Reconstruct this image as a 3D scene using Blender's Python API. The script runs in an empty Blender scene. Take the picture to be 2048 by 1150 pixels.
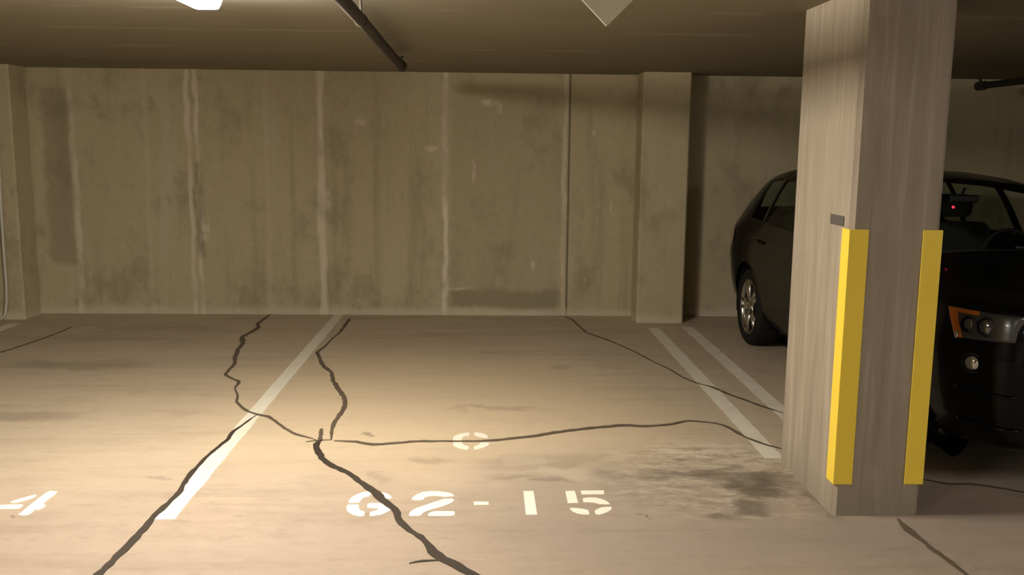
import bpy, bmesh, math, random
import numpy as np
from mathutils import Vector, Matrix

random.seed(7)
SC = bpy.context.scene
COL = SC.collection

# ------------------------------------------------------------------ camera
F, PITCH, YAW, ROLL, HC = 1850.0, 0.1522, 0.0316, 0.0102, 1.6
fw = np.array([math.sin(YAW)*math.cos(PITCH), math.cos(YAW)*math.cos(PITCH), -math.sin(PITCH)])
r0 = np.array([math.cos(YAW), -math.sin(YAW), 0.0]); u0 = np.cross(r0, fw)
rt = math.cos(ROLL)*r0+math.sin(ROLL)*u0; up = -math.sin(ROLL)*r0+math.cos(ROLL)*u0

def at(px, py, z=None, y=None, x=None):
    """where the sight line of a photo pixel meets a plane of the place"""
    d = fw+rt*(px-1024)/F-up*(py-575)/F
    o = np.array([0, 0, HC])
    if z is not None: t = (z-HC)/d[2]
    elif y is not None: t = y/d[1]
    else: t = x/d[0]
    return Vector(o+t*d)

cam_d = bpy.data.cameras.new('camera'); cam = bpy.data.objects.new('camera', cam_d); COL.objects.link(cam)
cam_d.sensor_width = 36; cam_d.lens = F/2048*36; cam_d.clip_start = 0.05
M = Matrix.Identity(4)
for i in range(3):
    M[i][0] = rt[i]; M[i][1] = up[i]; M[i][2] = -fw[i]
M[2][3] = HC
cam.matrix_world = M
SC.camera = cam
SC.view_settings.view_transform = 'Standard'; SC.view_settings.look = 'None'
SC.view_settings.gamma = 1; SC.view_settings.exposure = 0.0; SC.view_settings.use_curve_mapping = False

# ------------------------------------------------------------------ room measures
D, H = 8.675, 2.2554
X0, X1, Y0 = -9.0, 8.0, -9.0
PX0, PX1, PY0, PY1 = 1.543, 1.929, 3.836, 4.562      # free pillar

# ------------------------------------------------------------------ object helpers
def tag(o, label=None, cat=None, group=None, kind=None):
    if label: o['label'] = label
    if cat: o['category'] = cat
    if group: o['group'] = group
    if kind: o['kind'] = kind
    return o

def obj(name, bm, mat, parent=None, smooth=False, bevel=0, seg=2, sub=0):
    me = bpy.data.meshes.new(name)
    bmesh.ops.recalc_face_normals(bm, faces=bm.faces)
    if smooth:
        for f in bm.faces: f.smooth = True
    bm.to_mesh(me); bm.free()
    o = bpy.data.objects.new(name, me); COL.objects.link(o)
    if mat: me.materials.append(mat)
    if parent: o.parent = parent
    if bevel:
        m = o.modifiers.new('bevel', 'BEVEL'); m.width = bevel; m.segments = seg; m.limit_method = 'ANGLE'
    if sub:
        m = o.modifiers.new('sub', 'SUBSURF'); m.levels = sub; m.render_levels = sub
    return o

def thing(name, label, cat, loc=(0, 0, 0), group=None):
    o = bpy.data.objects.new(name, None); COL.objects.link(o); o.location = loc
    o.empty_display_size = 0.1
    return tag(o, label, cat, group)

def box(bm, x0, x1, y0, y1, z0, z1):
    v = [bm.verts.new((x, y, z)) for z in (z0, z1) for y in (y0, y1) for x in (x0, x1)]
    for f in ((0, 2, 3, 1), (4, 5, 7, 6), (0, 1, 5, 4), (2, 6, 7, 3), (0, 4, 6, 2), (1, 3, 7, 5)):
        bm.faces.new([v[i] for i in f])
    return v

def prism(bm, pts, z0, z1):
    a = [bm.verts.new((p[0], p[1], z0)) for p in pts]; b = [bm.verts.new((p[0], p[1], z1)) for p in pts]
    n = len(pts)
    bm.faces.new(a[::-1]); bm.faces.new(b)
    for i in range(n): bm.faces.new((a[i], a[(i+1) % n], b[(i+1) % n], b[i]))

def tube(bm, pts, r, n=12, cap=True):
    pts = [Vector(p) for p in pts]; rings = []
    for i, p in enumerate(pts):
        d = (pts[min(i+1, len(pts)-1)]-pts[max(i-1, 0)]).normalized()
        a = d.orthogonal().normalized() if abs(d.z) > .9 else d.cross(Vector((0, 0, 1))).normalized()
        b = d.cross(a)
        rr = r[i] if isinstance(r, (list, tuple)) else r
        rings.append([bm.verts.new(p+rr*(math.cos(2*math.pi*k/n)*a+math.sin(2*math.pi*k/n)*b)) for k in range(n)])
    for s, t in zip(rings, rings[1:]):
        for k in range(n): bm.faces.new((s[k], s[(k+1) % n], t[(k+1) % n], t[k]))
    if cap: bm.faces.new(rings[0][::-1]); bm.faces.new(rings[-1])

def lathe(bm, prof, axis='x', n=48, cen=(0, 0, 0), closed=False):
    """prof: (along axis, radius)"""
    cen = Vector(cen); rings = []
    for a, r in prof:
        ring = []
        for k in range(n):
            c, s = math.cos(2*math.pi*k/n)*r, math.sin(2*math.pi*k/n)*r
            ring.append(bm.verts.new(cen+Vector({'x': (a, c, s), 'y': (c, a, s), 'z': (c, s, a)}[axis])))
        rings.append(ring)
    pr = list(zip(rings, rings[1:]))
    if closed: pr.append((rings[-1], rings[0]))
    for s, t in pr:
        for k in range(n): bm.faces.new((s[k], s[(k+1) % n], t[(k+1) % n], t[k]))

# ------------------------------------------------------------------ material helpers
class NT:
    def __init__(self, name):
        self.m = bpy.data.materials.new(name); self.m.use_nodes = True
        self.t = self.m.node_tree; self.b = self.t.nodes['Principled BSDF']
    def n(self, typ, **kw):
        x = self.t.nodes.new(typ)
        for k, v in kw.items(): setattr(x, k, v)
        return x
    def link(self, a, b): self.t.links.new(a, b)
    def val(self, sock, v):
        if hasattr(v, 'is_linked') or isinstance(v, bpy.types.NodeSocket): self.link(v, sock)
        else: sock.default_value = v
    def math(self, op, a, b=0.0, c=0.0, clamp=False):
        x = self.n('ShaderNodeMath', operation=op, use_clamp=clamp)
        for s, v in zip(x.inputs, (a, b, c)): self.val(s, v)
        return x.outputs[0]
    def coords(self): return self.n('ShaderNodeNewGeometry').outputs['Position']
    def scaled(self, vec, s, off=(0, 0, 0)):
        x = self.n('ShaderNodeMapping'); self.link(vec, x.inputs[0]); x.inputs['Scale'].default_value = s
        x.inputs['Location'].default_value = off
        return x.outputs[0]
    def noise(self, vec, scale, detail=6, rough=.6, dist=0.0):
        x = self.n('ShaderNodeTexNoise'); self.link(vec, x.inputs['Vector'])
        x.inputs['Scale'].default_value = scale; x.inputs['Detail'].default_value = detail
        x.inputs['Roughness'].default_value = rough; x.inputs['Distortion'].default_value = dist
        return x.outputs[0]
    def ramp(self, fac, lo, hi, a=0.0, b=1.0):
        x = self.n('ShaderNodeMapRange'); x.clamp = True; x.interpolation_type = 'SMOOTHSTEP'
        self.val(x.inputs[0], fac)
        for i, v in enumerate((lo, hi, a, b)): x.inputs[i+1].default_value = v
        return x.outputs[0]
    def mix(self, fac, a, b, mode='MIX'):
        x = self.n('ShaderNodeMix', data_type='RGBA', blend_type=mode)
        self.val(x.inputs[0], fac)
        for i, v in ((6, a), (7, b)):
            if isinstance(v, tuple): x.inputs[i].default_value = (*v, 1) if len(v) == 3 else v
            else: self.link(v, x.inputs[i])
        return x.outputs[2]
    def sep(self, vec):
        x = self.n('ShaderNodeSeparateXYZ'); self.link(vec, x.inputs[0]); return x.outputs
    def warp(self, vec, scale, amt):
        x = self.n('ShaderNodeTexNoise'); self.link(vec, x.inputs['Vector']); x.inputs['Scale'].default_value = scale
        x.inputs['Detail'].default_value = 4
        s = self.n('ShaderNodeVectorMath', operation='SUBTRACT'); self.link(x.outputs['Color'], s.inputs[0]); s.inputs[1].default_value = (.5, .5, .5)
        m = self.n('ShaderNodeVectorMath', operation='SCALE'); self.link(s.outputs[0], m.inputs[0]); m.inputs['Scale'].default_value = amt
        a = self.n('ShaderNodeVectorMath', operation='ADD'); self.link(vec, a.inputs[0]); self.link(m.outputs[0], a.inputs[1])
        return a.outputs[0]
    def ellipse(self, a, b, ca, cb, ra, rb, soft=.5):
        """mask 1 inside an ellipse of two coordinates"""
        da = self.math('DIVIDE', self.math('SUBTRACT', a, ca), ra); db = self.math('DIVIDE', self.math('SUBTRACT', b, cb), rb)
        d = self.math('ADD', self.math('MULTIPLY', da, da), self.math('MULTIPLY', db, db))
        return self.ramp(d, 1-soft, 1+soft, 1.0, 0.0)
    def rect(self, a, b, a0, a1, b0, b1, soft=.04):
        m = self.ramp(a, a0-soft, a0+soft); m = self.math('MULTIPLY', m, self.ramp(a, a1-soft, a1+soft, 1, 0))
        m = self.math('MULTIPLY', m, self.ramp(b, b0-soft, b0+soft)); return self.math('MULTIPLY', m, self.ramp(b, b1-soft, b1+soft, 1, 0))
    def bump(self, h, strength=.2, dist=.01):
        x = self.n('ShaderNodeBump'); self.link(h, x.inputs['Height']); x.inputs['Strength'].default_value = strength
        x.inputs['Distance'].default_value = dist; self.link(x.outputs[0], self.b.inputs['Normal'])

def plain(name, col, rough=.5, metal=0.0, var=.08, scale=12, coat=0.0, spec=.5):
    k = NT(name); p = k.coords(); n = k.noise(p, scale, 4)
    c = k.mix(n, tuple(v*(1-var) for v in col), tuple(min(1, v*(1+var)) for v in col))
    k.link(c, k.b.inputs['Base Color']); k.b.inputs['Roughness'].default_value = rough
    k.b.inputs['Metallic'].default_value = metal; k.b.inputs['Coat Weight'].default_value = coat
    k.b.inputs['Specular IOR Level'].default_value = spec
    return k.m

def emit(name, col, s):
    k = NT(name); k.b.inputs['Base Color'].default_value = (*col, 1)
    k.b.inputs['Emission Color'].default_value = (*col, 1); k.b.inputs['Emission Strength'].default_value = s
    return k.m

def fpt(px, py): p = at(px, py, z=0); return p.x, p.y

def floor_material():
    k = NT('floor_concrete'); p = k.coords(); x, y, z = k.sep(p)
    base = k.mix(k.noise(p, .7, 5, .6), (.48, .39, .285), (.60, .485, .355))
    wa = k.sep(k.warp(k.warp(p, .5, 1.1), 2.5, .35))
    near_dim = k.ramp(wa[1], 3.5, 5.0, 1, 0)
    # trowel streaks running across the bays
    st = k.noise(k.scaled(p, (.55, 4.2, 1)), 1.3, 7, .62, .3)
    base = k.mix(k.ramp(st, .48, .74, 0, .4), base, (.29, .225, .16))
    base = k.mix(k.ramp(st, .44, .28, 0, .3), base, (.64, .52, .4))
    fine = k.noise(p, 34, 6, .7)
    base = k.mix(k.ramp(fine, .55, .8, 0, .35), base, (.32, .25, .185))
    mid = k.noise(k.scaled(p, (1, 1.9, 1), (1, 2, 0)), 8.5, 8, .68, .4)
    base = k.mix(k.ramp(mid, .52, .74, 0, .42), base, (.33, .26, .19))
    base = k.mix(k.ramp(mid, .46, .3, 0, .3), base, (.66, .54, .42))
    blot = k.noise(k.scaled(p, (1, 1.5, 1), (3, 7, 0)), 2.1, 6, .65)
    base = k.mix(k.ramp(blot, .53, .72, 0, .45), base, (.36, .285, .205))
    # lighter ochre tint in the middle of the bay
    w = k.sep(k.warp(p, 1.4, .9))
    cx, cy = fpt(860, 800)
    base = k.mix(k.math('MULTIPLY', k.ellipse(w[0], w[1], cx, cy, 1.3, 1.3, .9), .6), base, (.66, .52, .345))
    # greyer floor in front of the pillar
    cx, cy = fpt(1400, 1010)
    base = k.mix(k.math('MULTIPLY', k.ellipse(w[0], w[1], cx, cy, 1.1, .6, .9), .5), base, (.41, .345, .28))
    # traffic film plus painted-in dimming of the lamp-lit floor in front of the bays
    base = k.mix(k.math('MULTIPLY', near_dim, .8), base, (.60, .575, .635), 'MULTIPLY')
    # dirty worn patch beside the pillar
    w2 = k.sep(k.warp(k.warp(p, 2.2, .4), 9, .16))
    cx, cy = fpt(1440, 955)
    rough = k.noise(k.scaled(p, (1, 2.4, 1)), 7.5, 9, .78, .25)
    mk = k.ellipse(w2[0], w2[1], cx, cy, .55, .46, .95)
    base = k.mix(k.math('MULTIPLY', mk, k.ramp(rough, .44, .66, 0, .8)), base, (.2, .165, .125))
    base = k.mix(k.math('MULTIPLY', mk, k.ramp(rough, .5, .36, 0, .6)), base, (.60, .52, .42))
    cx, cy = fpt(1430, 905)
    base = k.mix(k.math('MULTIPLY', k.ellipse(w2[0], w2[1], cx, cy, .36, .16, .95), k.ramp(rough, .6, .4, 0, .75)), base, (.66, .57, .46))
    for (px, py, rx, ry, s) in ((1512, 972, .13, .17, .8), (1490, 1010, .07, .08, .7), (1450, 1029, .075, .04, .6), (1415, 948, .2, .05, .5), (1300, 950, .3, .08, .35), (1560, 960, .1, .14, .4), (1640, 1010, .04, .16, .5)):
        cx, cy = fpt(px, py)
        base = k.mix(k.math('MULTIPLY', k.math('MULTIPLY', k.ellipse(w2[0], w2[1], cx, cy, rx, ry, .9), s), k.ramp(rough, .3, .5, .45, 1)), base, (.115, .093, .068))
    # smudges in front of the bay letter and pale scuff beside them
    for (px, py, rx, ry, c, s) in ((1050, 952, .11, .05, (.2, .155, .105), .6), (1095, 965, .09, .03, (.17, .13, .09), .6), (1100, 925, .3, .09, (.25, .19, .125), .45),
                                   (1060, 925, .12, .06, (.55, .46, .36), .55), (1120, 948, .16, .06, (.55, .46, .36), .5), (845, 917, .1, .05, (.25, .19, .13), .5),
                                   (765, 955, .06, .07, (.22, .17, .12), .45), (735, 866, .025, .03, (.08, .06, .04), .7), (1290, 1031, .013, .012, (.05, .04, .03), .9),
                                   (1280, 1025, .02, .016, (.1, .08, .06), .5), (45, 834, .35, .1, (.2, .155, .11), .5), (290, 960, .05, .02, (.2, .16, .12), .5),
                                   (1010, 706, .18, .02, (.24, .19, .14), .4), (990, 815, .28, .03, (.24, .18, .12), .4), (60, 1034, .03, .01, (.12, .09, .07), .7),
                                   (1115, 735, .05, .05, (.2, .155, .11), .4), (165, 728, .5, .14, (.19, .15, .1), .5), (340, 655, .5, .12, (.24, .19, .125), .4), (180, 675, .9, .12, (.24, .19, .125), .35)):
        cx, cy = fpt(px, py)
        base = k.mix(k.math('MULTIPLY', k.ellipse(w2[0], w2[1], cx, cy, rx, ry, .95), s*.8), base, c)
    k.link(base, k.b.inputs['Base Color'])
    k.val(k.b.inputs['Roughness'], k.ramp(st, .2, .8, .5, .72)); k.b.inputs['Specular IOR Level'].default_value = .35
    k.bump(k.math('ADD', fine, k.math('MULTIPLY', rough, mk)), .12, .006)
    return k.m

def wall_material(seams=True):
    k = NT('wall_concrete'); p = k.coords(); x, y, z = k.sep(p)
    base = k.mix(k.noise(p, .8, 5), (.43, .37, .24), (.56, .485, .325))
    v = k.noise(k.scaled(p, (5, 5, .35)), 1.1, 7, .6, .2)
    base = k.mix(k.ramp(v, .52, .75, 0, .6), base, (.55, .49, .37))
    base = k.mix(k.ramp(v, .46, .28, 0, .4), base, (.29, .25, .16))
    b2 = k.noise(k.scaled(p, (1.3, 1.3, 1.0), (4, 0, 2)), 1.6, 7, .65)
    base = k.mix(k.ramp(b2, .5, .66, 0, .5), base, (.29, .245, .16))
    fl = k.noise(k.scaled(p, (3, 3, 1.4)), 3.1, 3, .5, 1.2)
    base = k.mix(k.ramp(fl, .68, .78, 0, .45), base, (.70, .61, .47))
    gr = k.noise(k.scaled(p, (1, 1, .7)), 16, 9, .75)
    base = k.mix(k.ramp(gr, .52, .72, 0, .4), base, (.30, .255, .17)); base = k.mix(k.ramp(gr, .46, .3, 0, .35), base, (.66, .58, .44))
    w = k.sep(k.warp(k.warp(p, 3.0, .10), 14, .05)); wv = k.sep(k.warp(k.scaled(p, (1, 1, .5)), 6, .10))
    if seams:
        br = k.noise(k.scaled(p, (1, 1, .8)), 2.3, 5)
        for (sx, amt, wd) in ((-3.757, .55, .03), (-2.71, .55, .022), (-2.63, .55, .02), (-1.503, .6, .03), (-.357, .75, .024), (.755, .45, .02), (-3.1, .15, .02), (-2.0, .15, .02)):
            d = k.math('ABSOLUTE', k.math('SUBTRACT', wv[0], sx))
            m = k.math('MULTIPLY', k.ramp(d, wd*.3, wd*1.6, 1, 0), k.ramp(br, .36, .56, .12, amt))
            base = k.mix(m, base, (.82, .74, .60))
        d = k.math('ABSOLUTE', k.math('SUBTRACT', x, .793))
        base = k.mix(k.ramp(d, .004, .014, .75, 0), base, (.09, .07, .045))
        for (a0, a1, b0, b1, c, s) in ((-4.02, -3.78, .45, 2.08, (.24, .20, .13), .5), (-.32, .70, .07, .24, (.2, .16, .1), .55), (-2.66, -2.60, .55, 1.42, (.18, .14, .09), .6),  # first rect paints in the left pilaster's cast shadow
                                       (-.30, .70, .2, 2.05, (.3, .25, .165), .25)):
            base = k.mix(k.math('MULTIPLY', k.rect(w[0], w[2], a0, a1, b0, b1), s), base, c)
        for (px, py, rx, rz) in ((720, 243, .05, .03), (978, 204, .07, .03), (1000, 216, .03, .05), (862, 296, .06, .025), (947, 343, .015, .09), (1222, 418, .014, .07), (922, 577, .13, .012), (1066, 530, .02, .05), (655, 400, .04, .08), (413, 455, .03, .12), (768, 238, .012, .05), (1190, 265, .02, .02)):
            q = at(px, py, y=D)
            base = k.mix(k.math('MULTIPLY', k.ellipse(w[0], w[2], q.x, q.z, rx, rz, .9), k.ramp(fl, .35, .6, .1, .6)), base, (.78, .69, .55))
    # pale laitance line along the foot of the wall
    fz = k.ramp(w[2], .02, .1, .5, 0)
    base = k.mix(fz, base, (.72, .63, .5))
    k.link(base, k.b.inputs['Base Color']); k.b.inputs['Roughness'].default_value = .8; k.b.inputs['Specular IOR Level'].default_value = .25
    k.bump(k.math('ADD', v, k.noise(p, 40, 5, .7)), .15, .006)
    return k.m

def ceiling_material():
    k = NT('ceiling_concrete'); p = k.coords()
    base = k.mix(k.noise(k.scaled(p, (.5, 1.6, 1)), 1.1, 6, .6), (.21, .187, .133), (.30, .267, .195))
    # long trowel curves
    w = k.n('ShaderNodeTexWave', wave_type='BANDS', bands_direction='Y'); k.link(k.scaled(p, (.22, 1, 1)), w.inputs[0])
    w.inputs['Scale'].default_value = .35; w.inputs['Distortion'].default_value = 5; w.inputs['Detail'].default_value = 3; w.inputs['Detail Scale'].default_value = .7
    m = k.math('MULTIPLY', k.ramp(w.outputs['Fac'], .965, .995), k.ramp(k.noise(p, 1.3, 3), .5, .62))
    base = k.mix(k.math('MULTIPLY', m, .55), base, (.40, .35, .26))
    k.link(base, k.b.inputs['Base Color']); k.b.inputs['Roughness'].default_value = .85; k.b.inputs['Specular IOR Level'].default_value = .2
    return k.m

def pillar_material():
    k = NT('pillar_concrete'); p = k.coords(); x, y, z = k.sep(p)
    base = k.mix(k.noise(p, 1.6, 5), (.30, .25, .19), (.40, .335, .262))
    v = k.noise(k.scaled(p, (13, 13, .7)), 1.5, 8, .68, .5)
    base = k.mix(k.ramp(v, .5, .68, 0, .55), base, (.50, .43, .34))
    base = k.mix(k.ramp(v, .5, .32, 0, .55), base, (.235, .195, .145))
    v2 = k.noise(k.scaled(p, (22, 22, 1.1), (2, 1, 0)), 1.5, 6, .6)
    base = k.mix(k.ramp(v2, .55, .75, 0, .3), base, (.23, .185, .135))
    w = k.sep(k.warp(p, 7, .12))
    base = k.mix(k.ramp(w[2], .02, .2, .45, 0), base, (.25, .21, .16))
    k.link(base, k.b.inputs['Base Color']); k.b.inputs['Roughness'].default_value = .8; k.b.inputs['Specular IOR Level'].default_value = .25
    k.bump(v, .25, .006)
    return k.m

def paint_material(name, col, wear):
    k = NT(name); p = k.coords()
    n = k.noise(p, 60, 6, .7); n2 = k.noise(k.scaled(p, (1, 1, 1), (5, 1, 0)), 7, 6, .65)
    c = k.mix(k.ramp(n2, .4, .75, 0, wear), col, (.52, .43, .33)); c = k.mix(k.ramp(n, .6, .78, 0, wear), c, (.48, .40, .31))
    k.link(c, k.b.inputs['Base Color']); k.b.inputs['Roughness'].default_value = .6
    return k.m

def seal_material(name, a, b):
    k = NT(name); p = k.coords(); n = k.noise(p, 45, 6, .7); n2 = k.noise(p, 3, 4)
    c = k.mix(k.math('ADD', k.math('MULTIPLY', n, .5), k.math('MULTIPLY', n2, .5)), a, b)
    k.link(c, k.b.inputs['Base Color']); k.b.inputs['Roughness'].default_value = .75
    k.bump(n, .3, .002)
    return k.m

MAT = dict(
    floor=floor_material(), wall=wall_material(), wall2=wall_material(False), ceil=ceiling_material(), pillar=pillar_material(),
    stencil=paint_material('white_stencil_paint', (.86, .81, .70), .1), paint=paint_material('white_road_paint', (.80, .745, .63), .22), worn=paint_material('worn_road_paint', (.80, .735, .62), .38),
    seal=seal_material('dark_crack_filler', (.018, .012, .007), (.055, .038, .024)),
    seal2=seal_material('brown_crack_filler', (.07, .049, .031), (.165, .12, .08)),
    yellow=plain('yellow_guard', (.98, .70, .07), .45, 0, .05, 30),
    pipe=plain('dark_steel_pipe', (.035, .027, .018), .8, 0),
    white=plain('white_housing', (.75, .73, .68), .4), board=plain('cream_board', (.70, .63, .48), .6, 0, .06, 9),
    plate=plain('grey_plate', (.11, .095, .08), .6), cable=plain('white_plastic', (.62, .6, .54), .45),
    car=plain('black_car_paint', (.0015, .0015, .0018), .3, 0, .02, 5, .25, .12), trimb=plain('black_trim', (.008, .008, .008), .5, spec=.3),
    tyre=plain('tyre_rubber', (.012, .011, .010), .8, spec=.2), alloy=plain('alloy', (.62, .6, .56), .25, 1.0), chrome=plain('chrome', (.8, .8, .8), .08, 1.0, 0),
    amber=plain('amber_plastic', (1.0, .27, .02), .25, coat=.5), seat=plain('dark_fabric', (.012, .012, .012), .9), smoke=plain('smoked_chrome', (.3, .3, .3), .12, 1.0, 0), lampgrey=plain('lamp_reflector', (.16, .16, .155), .3, .7),
)
LAMP = emit('lamp_diffuser', (1.0, .92, .78), 400)
LAMP_W = emit('lamp_diffuser_cool', (1.0, .98, .90), 135)
LAMP_R = emit('lamp_diffuser_dim', (1.0, .96, .88), 75)
RED = emit('red_alarm_glow', (1, .04, .08), 1.3)

def glass(name, tint, gloss):
    k = NT(name); t = k.t; t.nodes.remove(k.b)
    tr = k.n('ShaderNodeBsdfTransparent'); tr.inputs[0].default_value = (*tint, 1)
    gl = k.n('ShaderNodeBsdfGlossy'); gl.inputs['Roughness'].default_value = .03
    lw = k.n('ShaderNodeLayerWeight'); lw.inputs[0].default_value = .5
    fac = k.math('MULTIPLY_ADD', k.math('POWER', lw.outputs['Facing'], 4.0), gloss, .03)
    mx = k.n('ShaderNodeMixShader'); k.link(fac, mx.inputs[0]); k.link(tr.outputs[0], mx.inputs[1]); k.link(gl.outputs[0], mx.inputs[2])
    k.link(mx.outputs[0], t.nodes['Material Output'].inputs[0])
    return k.m
GLASS = glass('windscreen_glass', (.88, .92, .88), .3); DARKGLASS = glass('tinted_glass', (.55, .6, .54), .25); CLEAR = glass('clear_lens', (.9, .9, .9), .5)

# ------------------------------------------------------------------ setting
def slab(name, a, mat):
    bm = bmesh.new(); box(bm, *a); return tag(obj(name, bm, mat), kind='structure')
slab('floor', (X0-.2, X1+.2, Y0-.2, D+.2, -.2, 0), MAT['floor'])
slab('ceiling', (X0-.2, X1+.2, Y0-.2, D+.2, H, H+.2), MAT['ceil'])
slab('wall_back', (X0-.2, X1+.2, D, D+.2, 0, H), MAT['wall'])
slab('wall_front', (X0-.2, X1+.2, Y0-.2, Y0, 0, H), MAT['wall2'])
slab('wall_left', (X0-.2, X0, Y0, D, 0, H), MAT['wall2'])
slab('wall_right', (X1, X1+.2, Y0, D, 0, H), MAT['wall2'])

def column(name, label, x0, x1, y0, y1, mat, ch, cat='pillar'):
    bm = bmesh.new(); c = ch
    pts = [(x0+c, y0), (x1-c, y0), (x1, y0+c), (x1, y1-c), (x1-c, y1), (x0+c, y1), (x0, y1-c), (x0, y0+c)]
    prism(bm, pts, 0, H)
    return tag(obj(name, bm, mat), label, cat)
qa, qb = at(1272, 645, z=0), at(1368, 648, z=0)
column('wall_pilaster', 'concrete pilaster on the back wall, left of the black car', qa.x, qb.x, 8.32, D, MAT['wall2'], .015, 'pilaster')
ql = at(48, 640, z=0)
column('wall_pilaster', 'dim concrete pilaster on the back wall behind the white hanging cable', ql.x-.47, ql.x, 8.36, D, MAT['wall2'], .015, 'pilaster')
column('concrete_pillar', 'free-standing square concrete pillar with yellow corner guards', PX0, PX1, PY0, PY1, MAT['pillar'], .018)

# yellow corner guards and the small plate
def guard(label, x, sx, zb, zt):
    bm = bmesh.new(); w, t, g = .078, .006, .001; y = PY0-g; s = sx
    xx = x-s*g
    pts = [(xx-s*t, y-t), (xx+s*w, y-t), (xx+s*w, y), (xx, y), (xx, y+w), (xx-s*t, y+w)]
    prism(bm, pts, zb, zt)
    o = obj('corner_guard', bm, MAT['yellow'], bevel=.002); tag(o, label, 'corner guard', 'yellow guards on the pillar')
gt, gb = at(1708, 459, y=PY0).z, at(1655, 968, y=PY0).z
guard('yellow angle guard on the lit left front edge of the pillar', PX0, 1, gb, gt)
guard('yellow angle guard on the right front edge of the pillar, next to the car', PX1, -1, gb, gt)
a, b = at(1662, 440, x=PX0), at(1689, 440, x=PX0); zc = (a.z+b.z)/2; a.z, b.z = zc+.022, zc-.022
bm = bmesh.new(); box(bm, PX0-.004, PX0, b.y, a.y, b.z, a.z)
tag(obj('wall_plate', bm, MAT['plate'], bevel=.001), 'small dark grey rectangular plate on the pillar above the yellow guard', 'plate')

# ------------------------------------------------------------------ floor paint
def stripe(label, x0, x1, y0, y1, mat=None, ends=0.0):
    bm = bmesh.new(); n = 60; L, R = [], []
    for i in range(n+1):
        y = y0+(y1-y0)*i/n
        L.append((x0+random.uniform(-.003, .003), y+random.uniform(-.006, .006)*(i in (0, n)))); R.append((x1+random.uniform(-.003, .003), y))
    prism_strip(bm, L, R, .0, .0015)
    return tag(obj('parking_line', bm, mat or MAT['paint']), label, 'parking line', 'painted lines between the bays')

def prism_strip(bm, L, R, z0, z1):
    vb = [[bm.verts.new((*p, z0)) for p in S] for S in (L, R)]; vt = [[bm.verts.new((*p, z1)) for p in S] for S in (L, R)]
    n = len(L)
    for i in range(n-1):
        bm.faces.new((vt[0][i], vt[1][i], vt[1][i+1], vt[0][i+1]))
        bm.faces.new((vb[0][i], vb[0][i+1], vb[1][i+1], vb[1][i]))
        bm.faces.new((vb[0][i], vt[0][i], vt[0][i+1], vb[0][i+1])); bm.faces.new((vb[1][i], vb[1][i+1], vt[1][i+1], vt[1][i]))
    bm.faces.new((vb[0][0], vb[1][0], vt[1][0], vt[0][0])); bm.faces.new((vb[0][-1], vt[0][-1], vt[1][-1], vb[1][-1]))

stripe('white parking line left of the stencilled number, cut by a long dark crack', -1.407, -1.317, at(330, 1039, z=0).y, at(684, 629, z=0).y)
stripe('white parking line running up to the left side of the concrete pillar', 1.476, 1.577, at(1540, 917, z=0).y, at(1299, 656, z=0).y, MAT['worn'])
xm = .5*(at(1372, 656, z=0).x+at(1551, 806, z=0).x)
stripe('fainter parking line nearest the black car, passing behind the pillar', xm-.05, xm+.05, 4.62, at(1371, 654, z=0).y, MAT['worn'])
qx = at(10, 661, z=0)
stripe('short piece of parking line at the left edge below the white cable', qx.x-.12, qx.x-.02, at(10, 668, z=0).y-.6, at(48, 648, z=0).y, MAT['worn'])

def char(name, parts, org, s, parent, mat):
    bm = bmesh.new()
    for poly in parts:
        pts = [at(org[0]+x/s, org[1]+y/s, z=0) for x, y in poly]
        c = sum((p for p in pts), Vector())/len(pts)
        sm = []
        for i, p in enumerate(pts):        # soften corners of the sprayed edge
            a, b2 = pts[i-1], pts[(i+1) % len(pts)]
            sm += [p.lerp(a, .12), p.lerp(b2, .12)] if len(pts) > 5 else [p]
        prism(bm, [(p.x, p.y) for p in sm], 0, .0015)
    return obj(name, bm, mat, parent)

o = thing('bay_number', 'white stencilled bay number G2-15 in the middle of the floor', 'stencilled number', (0, 0, 0), None)
G1 = ([(840,175),(700,185),(560,220),(420,280),(310,345),(240,430),(235,495),(370,495),(505,490),(555,450),(600,385),(660,345),(740,330),(810,320),(840,250)],
      [(200,545),(480,540),(515,560),(512,640),(560,700),(640,720),(680,750),(660,850),(600,862),(500,858),(370,825),(260,770),(195,700),(180,620)],
      [(960,205),(1120,203),(1220,215),(1330,260),(1400,315),(1410,350),(1370,385),(1270,378),(1180,365),(1080,345),(985,345),(960,290)],
      [(760,515),(860,500),(1080,498),(1220,530),(1340,590),(1420,660),(1380,690),(1300,740),(1180,800),(1080,830),(900,852),(815,855),(808,790),(830,745),(940,712),(1050,682),(1050,650),(820,635),(740,628),(745,560)])
G2 = ([(150,330),(170,285),(250,230),(380,170),(560,143),(760,148),(950,170),(1060,200),(1112,240),(1105,262),(1020,268),(900,278),(800,260),(680,250),(560,258),(450,290),(410,335),(370,350),(200,352)],
      [(95,650),(150,590),(260,530),(440,468),(640,400),(770,360),(860,325),(980,315),(1090,318),(1115,350),(1060,410),(940,460),(780,515),(620,555),(490,600),(410,640),(370,690),(320,710),(110,710),(92,690)],
      [(515,690),(540,650),(600,615),(720,598),(1000,602),(1110,602),(1138,640),(1120,690),(1080,708),(800,712),(540,708)])
GH = ([(1562,385),(1900,385),(1908,455),(1570,458)],)
G15 = ([(163,122),(360,120),(432,582),(213,585)],)
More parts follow.
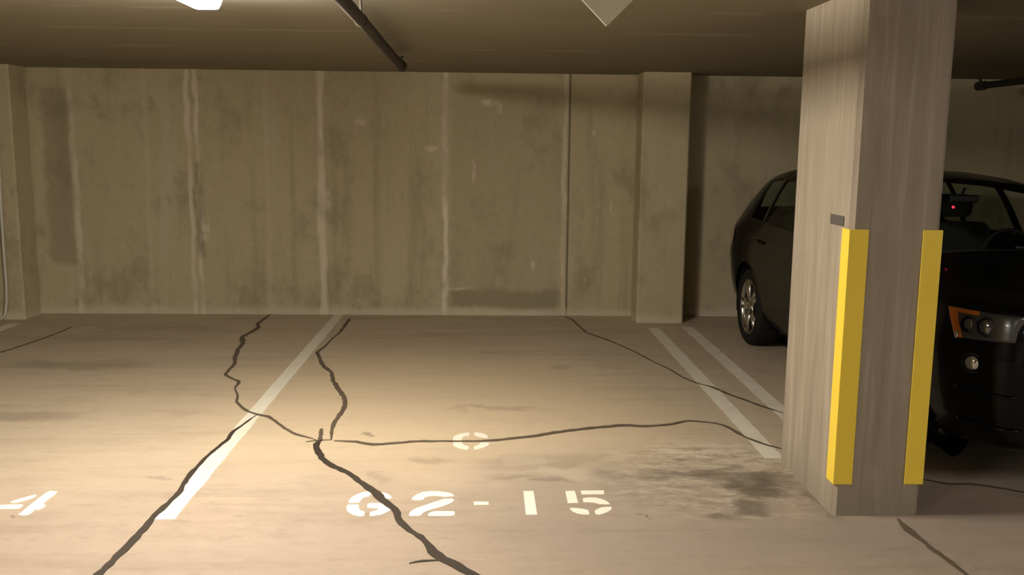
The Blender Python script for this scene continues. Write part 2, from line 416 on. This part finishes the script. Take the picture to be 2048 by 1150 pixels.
G5 = ([(982,122),(1165,118),(1235,352),(1030,358)], [(1280,115),(1730,108),(1738,185),(1300,188)],
      [(1322,260),(1450,245),(1580,250),(1700,280),(1800,325),(1860,380),(1760,382),(1640,375),(1560,350),(1480,342),(1330,340)],
      [(1060,455),(1150,450),(1300,465),(1420,490),(1440,530),(1452,582),(1330,580),(1220,560),(1120,515)],
      [(1555,510),(1600,475),(1690,440),(1800,428),(1885,430),(1885,470),(1840,515),(1760,550),(1650,585),(1590,580),(1558,545)])
GC = ([(920,290),(860,285),(700,305),(560,335),(420,385),(320,440),(300,520),(298,640),(310,740),(360,800),(500,860),(640,900),(760,920),(860,915),(885,860),(870,790),(750,775),(670,725),(620,640),(630,560),(640,500),(690,445),(740,420),(880,410),(905,360)],
      [(1085,280),(1300,295),(1440,325),(1550,380),(1610,450),(1590,490),(1480,490),(1330,455),(1130,405),(1095,360)],
      [(1330,660),(1640,660),(1650,720),(1580,780),(1440,850),(1300,890),(1150,920),(1080,915),(1070,850),(1090,800),(1180,775),(1270,725)])
G4 = ([(285,505),(420,455),(600,400),(900,315),(1070,285),(1060,320),(980,375),(850,425),(650,485),(480,528),(330,528)],
      [(-150,600),(300,575),(690,575),(660,625),(560,705),(0,712),(-230,700)],
      [(1420,178),(1690,190),(1620,280),(1430,410),(1250,570),(1355,590),(1280,665),(1160,725),(1010,735),(930,820),(820,885),(700,905),(520,870),(640,790),(860,600),(1120,405)])
char('letter', G1, (680, 970), 13.653, o, MAT['stencil']); char('digit', G2, (810, 970), 11.378, o, MAT['stencil'])
char('hyphen', GH, (810, 970), 11.378, o, MAT['stencil']); char('digit', G15, (1030, 970), 9.752, o, MAT['stencil']); char('digit', G5, (1030, 970), 9.752, o, MAT['stencil'])
tag(char('bay_letter', GC, (890, 850), 18.618, None, MAT['stencil']), 'white stencilled letter C on the floor, crossed by a thin crack', 'stencilled letter')
tag(char('bay_digit', G4, (0, 970), 14.63, None, MAT['stencil']), 'white stencilled digit 4 at the left edge of the floor', 'stencilled digit')

# ------------------------------------------------------------------ filled cracks
def crack(label, pts, w, mat, branches=(), parent=None, name='crack_filler', taper=.35, z=.0028):
    P = [at(*p, z=0).xy for p in pts]; dense = []
    for a, b in zip(P, P[1:]):
        n = max(2, int((b-a).length/.035))
        for i in range(n): dense.append(a.lerp(b, i/n))
    dense.append(P[-1])
    for _ in range(1):
        dense = [dense[0]]+[(dense[i-1]+2*dense[i]+dense[i+1])/4 for i in range(1, len(dense)-1)]+[dense[-1]]
    L, R = [], []; N = len(dense); g = 1.0
    for i, p in enumerate(dense):
        d = dense[min(i+1, N-1)]-dense[max(i-1, 0)]; nrm = Vector((-d.y, d.x)).normalized()
        g = min(1.45, max(.6, g+random.uniform(-.14, .14))); t = i/(N-1)
        ww = (w if not isinstance(w, (list, tuple)) else np.interp(t, np.linspace(0, 1, len(w)), w))*g/2
        ww *= min(1, taper+i/5, taper+(N-1-i)/5)
        L.append(tuple(p+nrm*ww*random.uniform(.72, 1.28))); R.append(tuple(p-nrm*ww*random.uniform(.72, 1.28)))
    bm = bmesh.new(); prism_strip(bm, L, R, .0016, z)
    o = obj(name, bm, mat, parent)
    if parent is None: tag(o, label, 'crack', 'filled cracks in the floor')
    return o
crack('dark zigzag crack wandering from the back wall down to the white line', [(543,627),(525.2,640.4),(514.8,648.3),(517.4,654.8),(499.2,666.5),(483.5,674.4),(486.1,687.4),(475.7,699.2),(469.9,714.8),(469.1,729.2),(456.1,742.2),(449.6,750),(465.2,757.9),(479.6,763.9),(469.1,776.1),(475.7,791.8),(473.1,804.8),(486.1,816.6),(496.5,823.9),(514.8,830.1),(535.7,832.2),(554,845.3),(569.6,857),(590.5,868.8),(616.6,875.3),(632.2,880.5)],
      [.02,.026,.03,.034,.03,.034,.036,.018,.036,.03,.02], MAT['seal2'])
crack('dark crack hugging the right side of the far white line', [(700,637),(680.5,663.9),(663.5,678.3),(650.5,692.6),(633.5,705.2),(640,718.7),(646.6,733.1),(663.5,744.8),(666.1,761.8),(679.2,781.3),(690.9,799.6),(688.3,817.9),(674,837.4),(663.5,857),(662.2,880.5)],
      [.034,.03,.022,.026,.03,.024,.028,.03,.026], MAT['seal2'])
c = crack('widest dark crack, running through the stencilled G to the bottom edge', [(646,880),(637,883),(632,889),(633.7,902.5),(647.4,921.3),(667.9,934),(697,945.3),(717.5,962.3),(751.6,986.3),(768.7,1005),(791,1018.7),(797.8,1042.7),(820,1061.5),(849,1080.3),(864.4,1104.2),(884.9,1117.8),(912.3,1131.5),(943,1148.6),(1000,1186)],
      [.03,.034,.034,.026,.03,.028,.034,.036,.034,.038,.036,.034,.036,.04], MAT['seal'], z=.0032)
crack(None, [(818.3,1127.4),(844,1122),(878,1120.6)], .018, MAT['seal'], parent=c, name='crack_branch')
crack(None, [(643,858),(640,882)], .022, MAT['seal2'], parent=c, name='crack_branch', taper=.8)
crack(None, [(612,884),(637,881),(664,880)], .02, MAT['seal2'], parent=c, name='crack_branch')
crack('long thin crack crossing the bay through the letter C to the pillar', [(668,882),(714,883.7),(744.8,890.6),(782.4,887),(833.7,883),(905.5,882.7),(960,883),(1008,879.3),(1062.7,873.5),(1110.5,865),(1182,856.4),(1247,850.6),(1287.4,853.3),(1338,850),(1375.5,841.4),(1433,846.5),(1457,855),(1491,875.4),(1524.7,888.3),(1568,899.5)],
      [.03,.028,.026,.026,.034,.032,.026,.028,.026,.024,.026,.024,.026], MAT['seal2'])
crack('thin crack running from the back wall seam diagonally across both right lines', [(1128,633),(1145,639.7),(1172,665),(1219.5,682),(1267,702.4),(1307.7,724.5),(1338,738),(1365.4,755),(1392.5,766.8),(1423,773.6),(1457,789),(1491,800.7),(1524.7,813.6),(1572,828)],
      [.02,.024,.024,.026,.024,.022,.02], MAT['seal2'])
crack('straight dark crack lying along the near white line to the bottom left', [(514.8,830),(504.4,836),(486,850.5),(465.2,863.5),(457.4,877.9),(431.3,898.8),(412.1,915.2),(383.4,946.5),(369,966),(357.3,988.2),(331.2,1011.7),(310.4,1030),(271.3,1077),(226.9,1121.3),(198.2,1148.6),(158,1188)],
      [.012,.016,.02,.02,.022,.02,.022,.026,.026,.028], MAT['seal'], z=.0032)
crack('dark crack starting at the foot of the pillar and leaving bottom right', [(1796,1038),(1805.6,1048.8),(1818.8,1061.9),(1847,1083.8),(1862.5,1098),(1884.4,1112.2),(1912.8,1134),(1932.5,1150),(1975,1185)],
      [.024,.03,.018,.026,.018,.02], MAT['seal2'])
crack('thin crack right of the pillar in front of the black car', [(1836,957),(1880,965.6),(1904,970),(1939,967.8),(1993.8,975.5),(2048,985.3),(2120,1000)], .022, MAT['seal2'])
crack('faint crack at the far left running to the back wall', [(-60,716),(0,705.2),(33.9,694.8),(88.7,676.5),(122.6,663.5),(144.8,653)], .026, MAT['seal2'])

# ------------------------------------------------------------------ ceiling things
def fixture(label, x, y0, y1, mat, hw=.075):
    o = thing('ceiling_light', label, 'ceiling light', (x, (y0+y1)/2, H), 'strip lights on the ceiling'); l = (y1-y0)/2
    bm = bmesh.new(); box(bm, -hw, hw, -l, l, -.022, 0); obj('housing', bm, MAT['white'], o, bevel=.004)
    bm = bmesh.new(); pr = []
    for k in range(13):
        a = math.pi*k/12; pr.append((math.cos(a)*(hw-.004), -.022-.07*min(1, 1.35*math.sin(a))))
    va = [bm.verts.new((p[0], -l+.012, p[1])) for p in pr]; vb = [bm.verts.new((p[0], l-.012, p[1])) for p in pr]
    for i in range(12): bm.faces.new((va[i], va[i+1], vb[i+1], vb[i]))
    bm.faces.new(va); bm.faces.new(vb[::-1]); bm.faces.new((va[0], vb[0], vb[-1], va[-1]))
    obj('diffuser', bm, mat, o)
    for s in (-1, 1):
        bm = bmesh.new(); box(bm, -hw-.003, hw+.003, s*l-.010, s*l+.004, -.026, 0); obj('end_cap', bm, MAT['white'], o, bevel=.004)
    return o
q = at(415, 19, z=2.165)
fixture('glowing strip light on the ceiling at the top left', q.x, q.y-.62, q.y, LAMP)
fixture('strip light on the ceiling behind the viewpoint on the left', -3.4, -1.6, -.35, LAMP_W)
fixture('fill strip light added on the ceiling far behind the viewpoint', .9, -5.2, -3.95, LAMP_W)  # added out of view to lift the back wall
fixture('strip light on the ceiling behind the viewpoint on the right', 4.3, .4, 1.65, LAMP_R)

def sprinkler(label, end, near, z, r):
    d = Vector((near.x-end.x, near.y-end.y, 0)); L = d.length
    o = thing('sprinkler_pipe', label, 'pipe', (end.x, end.y, z), 'sprinkler pipes under the ceiling')
    o.rotation_euler = (0, 0, math.atan2(d.x, -d.y))
    bm = bmesh.new(); tube(bm, [(0, -L, 0), (0, -.03, 0)], r); obj('pipe', bm, MAT['pipe'], o, smooth=True)
    bm = bmesh.new(); tube(bm, [(0, -.09, 0), (0, .035, 0)], r*1.35, 14); obj('elbow', bm, MAT['pipe'], o, bevel=.004)
    bm = bmesh.new(); tube(bm, [(0, 0, r), (0, 0, r+.035)], .011, 10); tube(bm, [(0, 0, r+.035), (0, 0, r+.04)], .02, 14)
    obj('sprinkler_head', bm, MAT['pipe'], o)
    y = -L+.3
    while y < -.5:
        bm = bmesh.new(); tube(bm, [(0, y, r*.9), (0, y, H-z)], .006, 8); tube(bm, [(0, y-.012, 0), (0, y+.012, 0)], r*1.12, 14)
        obj('hanger', bm, MAT['pipe'], o); y += 2.4
    return o
ZP = 2.15
q = at(803, 132, z=ZP); p = at(686, 0, z=ZP)
sprinkler('dark sprinkler pipe under the ceiling above the bay', q, q+(p-q)*1.7, ZP, .028)
q = at(1960, 172, z=ZP); q.y = min(q.y, D-.1)
sprinkler('dark sprinkler pipe above the black car, right of the pillar', q, Vector((q.x, 2.0, ZP)), ZP, .028)

# diamond board
q = at(1213, 53, y=2.6); hs = .205
o = thing('hanging_board', 'cream square board hung corner-down from the ceiling at the top', 'board', (q.x, 2.6, q.z+hs))
bm = bmesh.new(); v = [(0, -hs), (hs, 0), (0, hs), (-hs, 0)]
A = [bm.verts.new((x, -.006, z)) for x, z in v]; B = [bm.verts.new((x, .006, z)) for x, z in v]
bm.faces.new(A); bm.faces.new(B[::-1])
for i in range(4): bm.faces.new((A[i], A[i-1], B[i-1], B[i]))
obj('panel', bm, MAT['board'], o, bevel=.002)
bm = bmesh.new(); tube(bm, [(0, 0, hs-.02), (0, 0, H-q.z-hs)], .006, 8); obj('hanger_rod', bm, MAT['pipe'], o)

# white cable at the left edge
pts = [(at(px, py, y=8.30)) for px, py in ((-14, 132), (-8, 220), (-2, 330), (2, 420), (7, 500), (12, 565), (13, 600), (10, 628))]
pts.append(Vector((pts[-1].x-.02, 8.27, .006)))
bm = bmesh.new(); tube(bm, pts, .011, 10)
tag(obj('hanging_cable', bm, MAT['cable'], smooth=True), 'thin white cable hanging from the ceiling at the left edge', 'cable')

# ------------------------------------------------------------------ the black car
YN, XC = 3.95, 3.005
ST = np.array([  # u, w, zbot, zbelt, rail/w, zrail, ztop
    (0.00, .60, .28, .79, .80, .86, .88), (.06, .685, .23, .865, .80, .90, .92), (.20, .755, .21, .893, .80, .925, .945), (.40, .81, .205, .905, .80, .94, .96),
    (.80, .85, .21, .925, .80, .965, .99), (1.15, .86, .22, .945, .80, .995, 1.03), (1.5, .865, .22, .955, .73, 1.17, 1.235), (1.85, .865, .22, .965, .66, 1.325, 1.415),
    (2.2, .865, .22, .97, .65, 1.37, 1.455), (2.8, .865, .22, .98, .67, 1.395, 1.47), (3.3, .87, .22, .99, .70, 1.395, 1.46), (3.65, .87, .23, 1.0, .71, 1.36, 1.425),
    (3.9, .86, .25, .99, .74, 1.24, 1.30), (4.07, .835, .28, .96, .78, 1.06, 1.10), (4.16, .79, .31, .88, .80, .94, .96), (4.2, .70, .36, .74, .80, .80, .82)])
def pchip(xs, ys, x):
    n = len(xs); h = np.diff(xs); dl = np.diff(ys)/h; m = np.zeros(n)
    for i in range(1, n-1):
        if dl[i-1]*dl[i] > 0: m[i] = 2*dl[i-1]*dl[i]/(dl[i-1]+dl[i])
    m[0], m[-1] = dl[0], dl[-1]
    i = int(min(max(np.searchsorted(xs, x)-1, 0), n-2)); t = (x-xs[i])/h[i]
    return (2*t**3-3*t**2+1)*ys[i]+(t**3-2*t**2+t)*h[i]*m[i]+(-2*t**3+3*t**2)*ys[i+1]+(t**3-t**2)*h[i]*m[i+1]
_cache = {}
def section(u):
    u = round(u, 5)
    if u not in _cache:
        w, zb, zl, xr, zr, zt = [pchip(ST[:, 0], ST[:, i], u) for i in range(1, 7)]
        _cache[u] = np.array([(0, zb), (.72*w, zb), (.93*w, zb+.07), (1.0*w, zb+.55*(zl-zb)), (.985*w, zb+.80*(zl-zb)), (.945*w, zl), (xr*w, zr), (.5*xr*w, zt-.02), (0, zt)])
    return _cache[u]
def surf(u, v):
    """lateral offset and height on the left half of the body, v from keel 0 to roof centre 8"""
    P = section(u); i = int(min(max(math.floor(v), 0), 7)); t = v-i
    p1, p2 = P[i], P[i+1]; p0 = P[i-1] if i > 0 else np.array((-P[1][0], P[1][1])); p3 = P[i+2] if i < 7 else np.array((-P[7][0], P[7][1]))
    q = .5*(2*p1+(p2-p0)*t+(2*p0-5*p1+4*p2-p3)*t*t+(3*p1-p0-3*p2+p3)*t**3)
    return q[0], q[1]
def car_pt(u, v, side=-1, off=0.0):
    a = np.array((side*surf(u, v)[0], u, surf(u, v)[1]))
    if off:
        e = 1e-3
        du = np.array((side*surf(min(u+e, 4.2), v)[0], min(u+e, 4.2), surf(min(u+e, 4.2), v)[1]))-a
        dv = np.array((side*surf(u, v+e)[0], u, surf(u, v+e)[1]))-a
        n = np.cross(du, dv); n = n/(np.linalg.norm(n)+1e-12)
        if n[0]*side < 0 and abs(n[0]) > .2 or (abs(n[0]) <= .2 and n[2] < 0): n = -n
        a = a+n*off
    return a

car = thing('car', 'black hatchback parked nose out, partly hidden by the concrete pillar', 'car', (XC, YN, 0))
AX = ((.86, 'front'), (3.47, 'rear')); WR, AR, WZ = .315, .372, .315
SIDEW = ((1.42, 2.42), (2.50, 3.22), (3.28, 3.58)); WS = (1.19, 1.84); RW = (3.72, 4.05)
ub = sorted(set([round(x, 4) for x in np.linspace(0, 4.2, 106)]+[round(e, 4) for p in SIDEW+(WS, RW) for e in p]))
ub = [u for i, u in enumerate(ub) if i == 0 or u-ub[i-1] > .008 or any(abs(u-e) < 1e-6 for p in SIDEW+(WS, RW) for e in p)]
vb_ = sorted(set([round(x, 4) for x in np.linspace(0, 8, 81)]+[5.12, 5.86, 6.2]))
def region(u, v):
    for i, (a, b) in enumerate(SIDEW):
        if a < u < b and 5.12 < v < 5.86: return 'side', i
    if WS[0] < u < WS[1] and v > 6.2: return 'wind', 0
    if RW[0] < u < RW[1] and v > 6.2: return 'rear', 0
    return None
body = bmesh.new(); panes = {}
for side in (-1, 1):
    g = [[body.verts.new(car_pt(u, v, side)) for v in vb_] for u in ub]
    for i in range(len(ub)-1):
        for j in range(len(vb_)-1):
            um, vm = (ub[i]+ub[i+1])/2, (vb_[j]+vb_[j+1])/2
            rg = region(um, vm)
            if rg:
                key = rg+((side,) if rg[0] == 'side' else (0,)); panes.setdefault(key, []).append((side, i, j)); continue
            body.faces.new((g[i][j], g[i+1][j], g[i+1][j+1], g[i][j+1]))
    for i in (0, -1):
        body.faces.new(g[i])
bmesh.ops.remove_doubles(body, verts=body.verts, dist=1e-4)
# round wheel openings
for uc, _ in AX:
    ins = lambda vtx: (vtx.co.y-uc)**2+(vtx.co.z-WZ)**2 < AR*AR and abs(vtx.co.x) > .5
    kill = [f for f in body.faces if all(ins(x) for x in f.verts)]
    bmesh.ops.delete(body, geom=kill, context='FACES')
    for vtx in body.verts:
        if ins(vtx) and vtx.link_faces:
            d = Vector((vtx.co.y-uc, vtx.co.z-WZ)); d = d.normalized()*AR; vtx.co.y = uc+d.x; vtx.co.z = WZ+d.y
ob = obj('body', body, MAT['car'], car, smooth=True)
m = ob.modifiers.new('thick', 'SOLIDIFY'); m.thickness = .012; m.offset = -1
NAMES = {'side': 'side_window', 'wind': 'windshield', 'rear': 'rear_window'}
for key, cells in panes.items():
    bm = bmesh.new(); vv = {}
    def vert(side, i, j):
        kk = (side, i, j)
        if kk not in vv: vv[kk] = bm.verts.new(car_pt(ub[i], vb_[j], side))
        return vv[kk]
    for side, i, j in cells: bm.faces.new((vert(side, i, j), vert(side, i+1, j), vert(side, i+1, j+1), vert(side, i, j+1)))
    bmesh.ops.remove_doubles(bm, verts=bm.verts, dist=1e-4)
    pane = obj(NAMES[key[0]], bm, GLASS if key[0] == 'wind' or key[:2] == ('side', 0) else DARKGLASS, car, smooth=True)
# wheel wells, wheels
def wheel_mesh(side):
    t = bmesh.new()
    lathe(t, [(-.09, .225), (-.1, .25), (-.102, .285), (-.085, .308), (-.06, .315), (.06, .315), (.085, .308), (.102, .285), (.1, .25), (.09, .225)], 'x', 56, closed=True)
    r = bmesh.new()
    lathe(r, [(-.09, .215), (-.09, .226), (-.075, .222), (-.02, .205), (.08, .20), (.09, .226), (.085, .205), (-.02, .195), (-.07, .21)], 'x', 56, closed=True)
    for k in range(5):
        for dd in (-.16, .16):
            a0, a1 = 2*math.pi*k/5+dd*.55, 2*math.pi*k/5+dd
            p = [Vector((-.062, .045*math.cos(a0), .045*math.sin(a0))), Vector((-.074, .13*math.cos(a1), .13*math.sin(a1))), Vector((-.07, .212*math.cos(a1), .212*math.sin(a1)))]
            tube(r, p, [.024, .019, .02], 8)
    lathe(r, [(-.085, .001), (-.085, .03), (-.078, .05), (-.04, .055), (-.04, .001)], 'x', 24)
    b = bmesh.new(); lathe(b, [(-.03, .001), (-.03, .17), (-.015, .17), (-.015, .001)], 'x', 36)
    return t, r, b
for uc, nm in AX:
    for side in (-1, 1):
        w = bpy.data.objects.new('wheel', None); COL.objects.link(w); w.parent = car; w.empty_display_size = .1
        w.location = (side*.74, uc, WZ)
        if side > 0: w.rotation_euler = (0, 0, math.pi)
        t, r, b = wheel_mesh(side)
        obj('tyre', t, MAT['tyre'], w, smooth=True); obj('rim', r, MAT['alloy'], w, smooth=True); obj('brake_disc', b, MAT['trimb'], w)
        bm = bmesh.new(); n = 24; prev = None
        for k in range(n+1):
            a = math.radians(-15+210*k/n); row = [bm.verts.new((side*x, uc+math.cos(a)*AR*.995, WZ+math.sin(a)*AR*.995)) for x in (.54, .825)]
            if prev: bm.faces.new((prev[0], prev[1], row[1], row[0]))
            prev = row
        bm.faces.new([bm.verts.new((side*.54, uc+math.cos(math.radians(-15+210*k/n))*AR, WZ+math.sin(math.radians(-15+210*k/n))*AR)) for k in range(n+1)])
        obj('wheel_arch_liner', bm, MAT['trimb'], car)
# front lights
def v_at(u, z, lo=2.0, hi=7.9):
    for _ in range(40):
        m_ = (lo+hi)/2
        if surf(u, m_)[1] < z: lo = m_
        else: hi = m_
    return (lo+hi)/2
def patch(bm, side, fu, z0, z1, a0, a1, off, na=18, nb=8, thick=.012):
    """fu(a,b) gives u; heights between z0(a) and z1(a); shell on the body"""
    top = []
    for i in range(na+1):
        a = a0+(a1-a0)*i/na; row = []
        for j in range(nb+1):
            b = j/nb; u = fu(a, b); z = z0(a)+(z1(a)-z0(a))*b
            z = min(z, surf(u, 7.9)[1]-.002)
            row.append(bm.verts.new(car_pt(u, v_at(u, z), side, off)))
        top.append(row)
    for i in range(na):
        for j in range(nb): bm.faces.new((top[i][j], top[i+1][j], top[i+1][j+1], top[i][j+1]))
    return top
def face_out(bm, u, v, side, depth):
    """turn a round lamp built about -y so that it faces out of the body, and seat it there"""
    c0 = Vector(car_pt(u, v, side)); n = (Vector(car_pt(u, v, side, .1))-c0).normalized(); n = (n+Vector((0, -.45, 0))).normalized()
    bmesh.ops.rotate(bm, cent=(0, 0, 0), matrix=Vector((0, -1, 0)).rotation_difference(n).to_matrix(), verts=bm.verts)
    bmesh.ops.translate(bm, vec=c0+n*depth, verts=bm.verts)
HU = lambda a, b: .026+(.244+.075*b)*a
HZ0 = lambda a: .75-.022*a; HZ1 = lambda a: .868-.005*a
for side in (-1, 1):
    bm = bmesh.new(); patch(bm, side, HU, HZ0, HZ1, 0, .93, .003)
    h = obj('headlight', bm, MAT['lampgrey'], car, smooth=True); h.modifiers.new('t', 'SOLIDIFY').thickness = .01
    bm = bmesh.new(); patch(bm, side, HU, HZ0, HZ1, .84, 1.0, .008, 6, 8); o = obj('turn_signal', bm, MAT['amber'], h, smooth=True); o.modifiers.new('t', 'SOLIDIFY').thickness = .01
    o['label'] = 'amber corner lens'
    bm = bmesh.new(); patch(bm, side, lambda a, b: HU(a, .9+.1*b), lambda a: HZ0(a)+.86*(HZ1(a)-HZ0(a)), HZ1, .45, .9, .009, 8, 2); o = obj('turn_signal', bm, MAT['amber'], h, smooth=True)
    o['label'] = 'amber strip along the lamp top'
    for a, rr in ((.36, .040), (.66, .034)):
        u = HU(a, .5); vv_ = v_at(u, (HZ0(a)+HZ1(a))/2)
        bm = bmesh.new(); bmesh.ops.create_uvsphere(bm, u_segments=20, v_segments=12, radius=rr)
        bmesh.ops.scale(bm, vec=(1, .45, 1), verts=bm.verts); face_out(bm, u, vv_, side, -.004); obj('projector', bm, MAT['smoke'], h, smooth=True)
        bm = bmesh.new(); lathe(bm, [(-.016, rr*.98), (-.022, rr*1.12), (-.008, rr*1.2), (0, rr)], 'y', 24); face_out(bm, u, vv_, side, -.008); obj('bezel', bm, MAT['trimb'], h, smooth=True)
    u = .262; c = Vector(car_pt(u, v_at(u, .742), side, .006)); bm = bmesh.new(); bmesh.ops.create_uvsphere(bm, u_segments=14, v_segments=8, radius=.02)
    bmesh.ops.scale(bm, vec=(.6, .6, 1), verts=bm.verts); bmesh.ops.translate(bm, vec=c, verts=bm.verts); obj('side_reflector', bm, MAT['chrome'], h, smooth=True)
    bm = bmesh.new(); patch(bm, side, HU, HZ0, HZ1, 0, .84, .026); obj('lens', bm, CLEAR, h, smooth=True)
    # fog lamp in its recess
    u = .16; vv_ = v_at(u, .628)
    fg = bmesh.new(); bmesh.ops.create_uvsphere(fg, u_segments=24, v_segments=14, radius=.036); bmesh.ops.scale(fg, vec=(1, .5, 1), verts=fg.verts)
    face_out(fg, u, vv_, side, .0); f_ = obj('fog_light', fg, MAT['chrome'], car, smooth=True)
    bm = bmesh.new(); lathe(bm, [(-.012, .038), (-.018, .046), (-.004, .054), (.02, .04)], 'y', 28); face_out(bm, u, vv_, side, -.008); obj('bezel', bm, MAT['trimb'], f_, smooth=True)
    # lower bumper intake edge and crease
    for z_, rr, nm in ((.50, .006, 'bumper_trim'), (.345, .008, 'bumper_trim')):
        pts = [car_pt(uu, v_at(uu, z_), side, .004) for uu in np.linspace(.01, .25, 12)]
        bm = bmesh.new(); tube(bm, pts, rr, 8); obj(nm, bm, MAT['car'], car, smooth=True)
    # door mirror
    p = Vector((side*.95, 1.62, 1.03)); bm = bmesh.new(); bmesh.ops.create_uvsphere(bm, u_segments=20, v_segments=12, radius=.1)
    bmesh.ops.scale(bm, vec=(1.0, .55, .68), verts=bm.verts); bmesh.ops.translate(bm, vec=p, verts=bm.verts)
    dm = obj('door_mirror', bm, MAT['car'], car, smooth=True)
    bm = bmesh.new(); tube(bm, [(side*.80, 1.62, .985), (side*.90, 1.62, 1.0)], .022, 8); obj('stalk', bm, MAT['trimb'], dm, smooth=True)
    # door handles
    for uu in (2.32, 3.15):
        q0 = [Vector(car_pt(uu-.09+.18*t_, v_at(uu, .88, 2, 5.5), side, .005+.022*math.sin(math.pi*t_))) for t_ in np.linspace(0, 1, 8)]
        bm = bmesh.new(); tube(bm, q0, .011, 8); obj('door_handle', bm, MAT['car'], car, smooth=True)
    # tail lights
    bm = bmesh.new(); patch(bm, side, lambda a, b: 3.93+.2*a, lambda a: .80, lambda a: .93-.05*a, 0, 1, .006, 10, 6)
    obj('tail_light', bm, plain('red_lens', (.25, .01, .01), .2, coat=.6), car, smooth=True)
# grille, wipers, roof antenna, plates, cowl
bm = bmesh.new()
for k in range(5): box(bm, -.48, .48, -.012, .03, .66+k*.03, .612+k*.03)
obj('grille', bm, MAT['trimb'], car, bevel=.003)
bm = bmesh.new(); tube(bm, [(-.74, 1.10, 1.01), (-.3, 1.13, 1.045), (.1, 1.12, 1.05)], .009, 8); tube(bm, [(.0, 1.16, 1.06), (.6, 1.14, 1.04)], .009, 8); obj('wiper', bm, MAT['trimb'], car, smooth=True)
# cabin
def rbox(name, x0, x1, y0, y1, z0, z1, mat=None, parent=None, bv=.04):
    bm = bmesh.new(); box(bm, x0, x1, y0, y1, z0, z1); return obj(name, bm, mat or MAT['seat'], parent or car, bevel=bv, seg=4)
rbox('cabin_floor', -.72, .72, 1.3, 3.6, .30, .36, bv=.01); rbox('dashboard', -.68, .68, 1.18, 1.62, .70, 1.0, bv=.06)
for s in (-1, 1):
    st = rbox('front_seat', s*.34-.25, s*.34+.25, 1.98, 2.5, .40, .60, bv=.06)
    rbox('backrest', s*.34-.24, s*.34+.24, 2.44, 2.6, .58, 1.10, parent=st, bv=.06); rbox('headrest', s*.34-.13, s*.34+.13, 2.5, 2.6, 1.13, 1.29, parent=st, bv=.045)
st = rbox('rear_seat', -.6, .6, 2.95, 3.42, .42, .60, bv=.06); rbox('backrest', -.58, .58, 3.38, 3.54, .58, 1.08, parent=st, bv=.06)
bm = bmesh.new()
ring = [(  .34+.18*math.cos(t_), 1.78+.05*math.sin(t_), .93+.17*math.sin(t_)) for t_ in np.linspace(0, 2*math.pi, 33)]; tube(bm, ring, .014, 8, False)
tube(bm, [(.34, 1.6, .86), (.34, 1.78, .93)], .03, 8); tube(bm, [(.17, 1.78, .93), (.51, 1.78, .93)], .016, 8); obj('steering_wheel', bm, MAT['trimb'], car, smooth=True)
mr = rbox('interior_mirror', -.065, .115, 1.80, 1.83, 1.272, 1.322, MAT['trimb'], bv=.012)
bm = bmesh.new(); tube(bm, [(0, 1.80, 1.32), (0, 1.77, 1.365)], .01, 8); obj('stalk', bm, MAT['trimb'], mr)
bm = bmesh.new(); bmesh.ops.create_uvsphere(bm, u_segments=12, v_segments=8, radius=.009); bmesh.ops.translate(bm, vec=(-.05, 1.795, 1.245), verts=bm.verts)
o = obj('alarm_light', bm, RED, mr, smooth=True); o['label'] = 'tiny red glowing light'

# ------------------------------------------------------------------ world: closed basement, no daylight
wd = bpy.data.worlds.new('world'); SC.world = wd; wd.use_nodes = True
wd.node_tree.nodes['Background'].inputs[0].default_value = (0, 0, 0, 1); wd.node_tree.nodes['Background'].inputs[1].default_value = 0
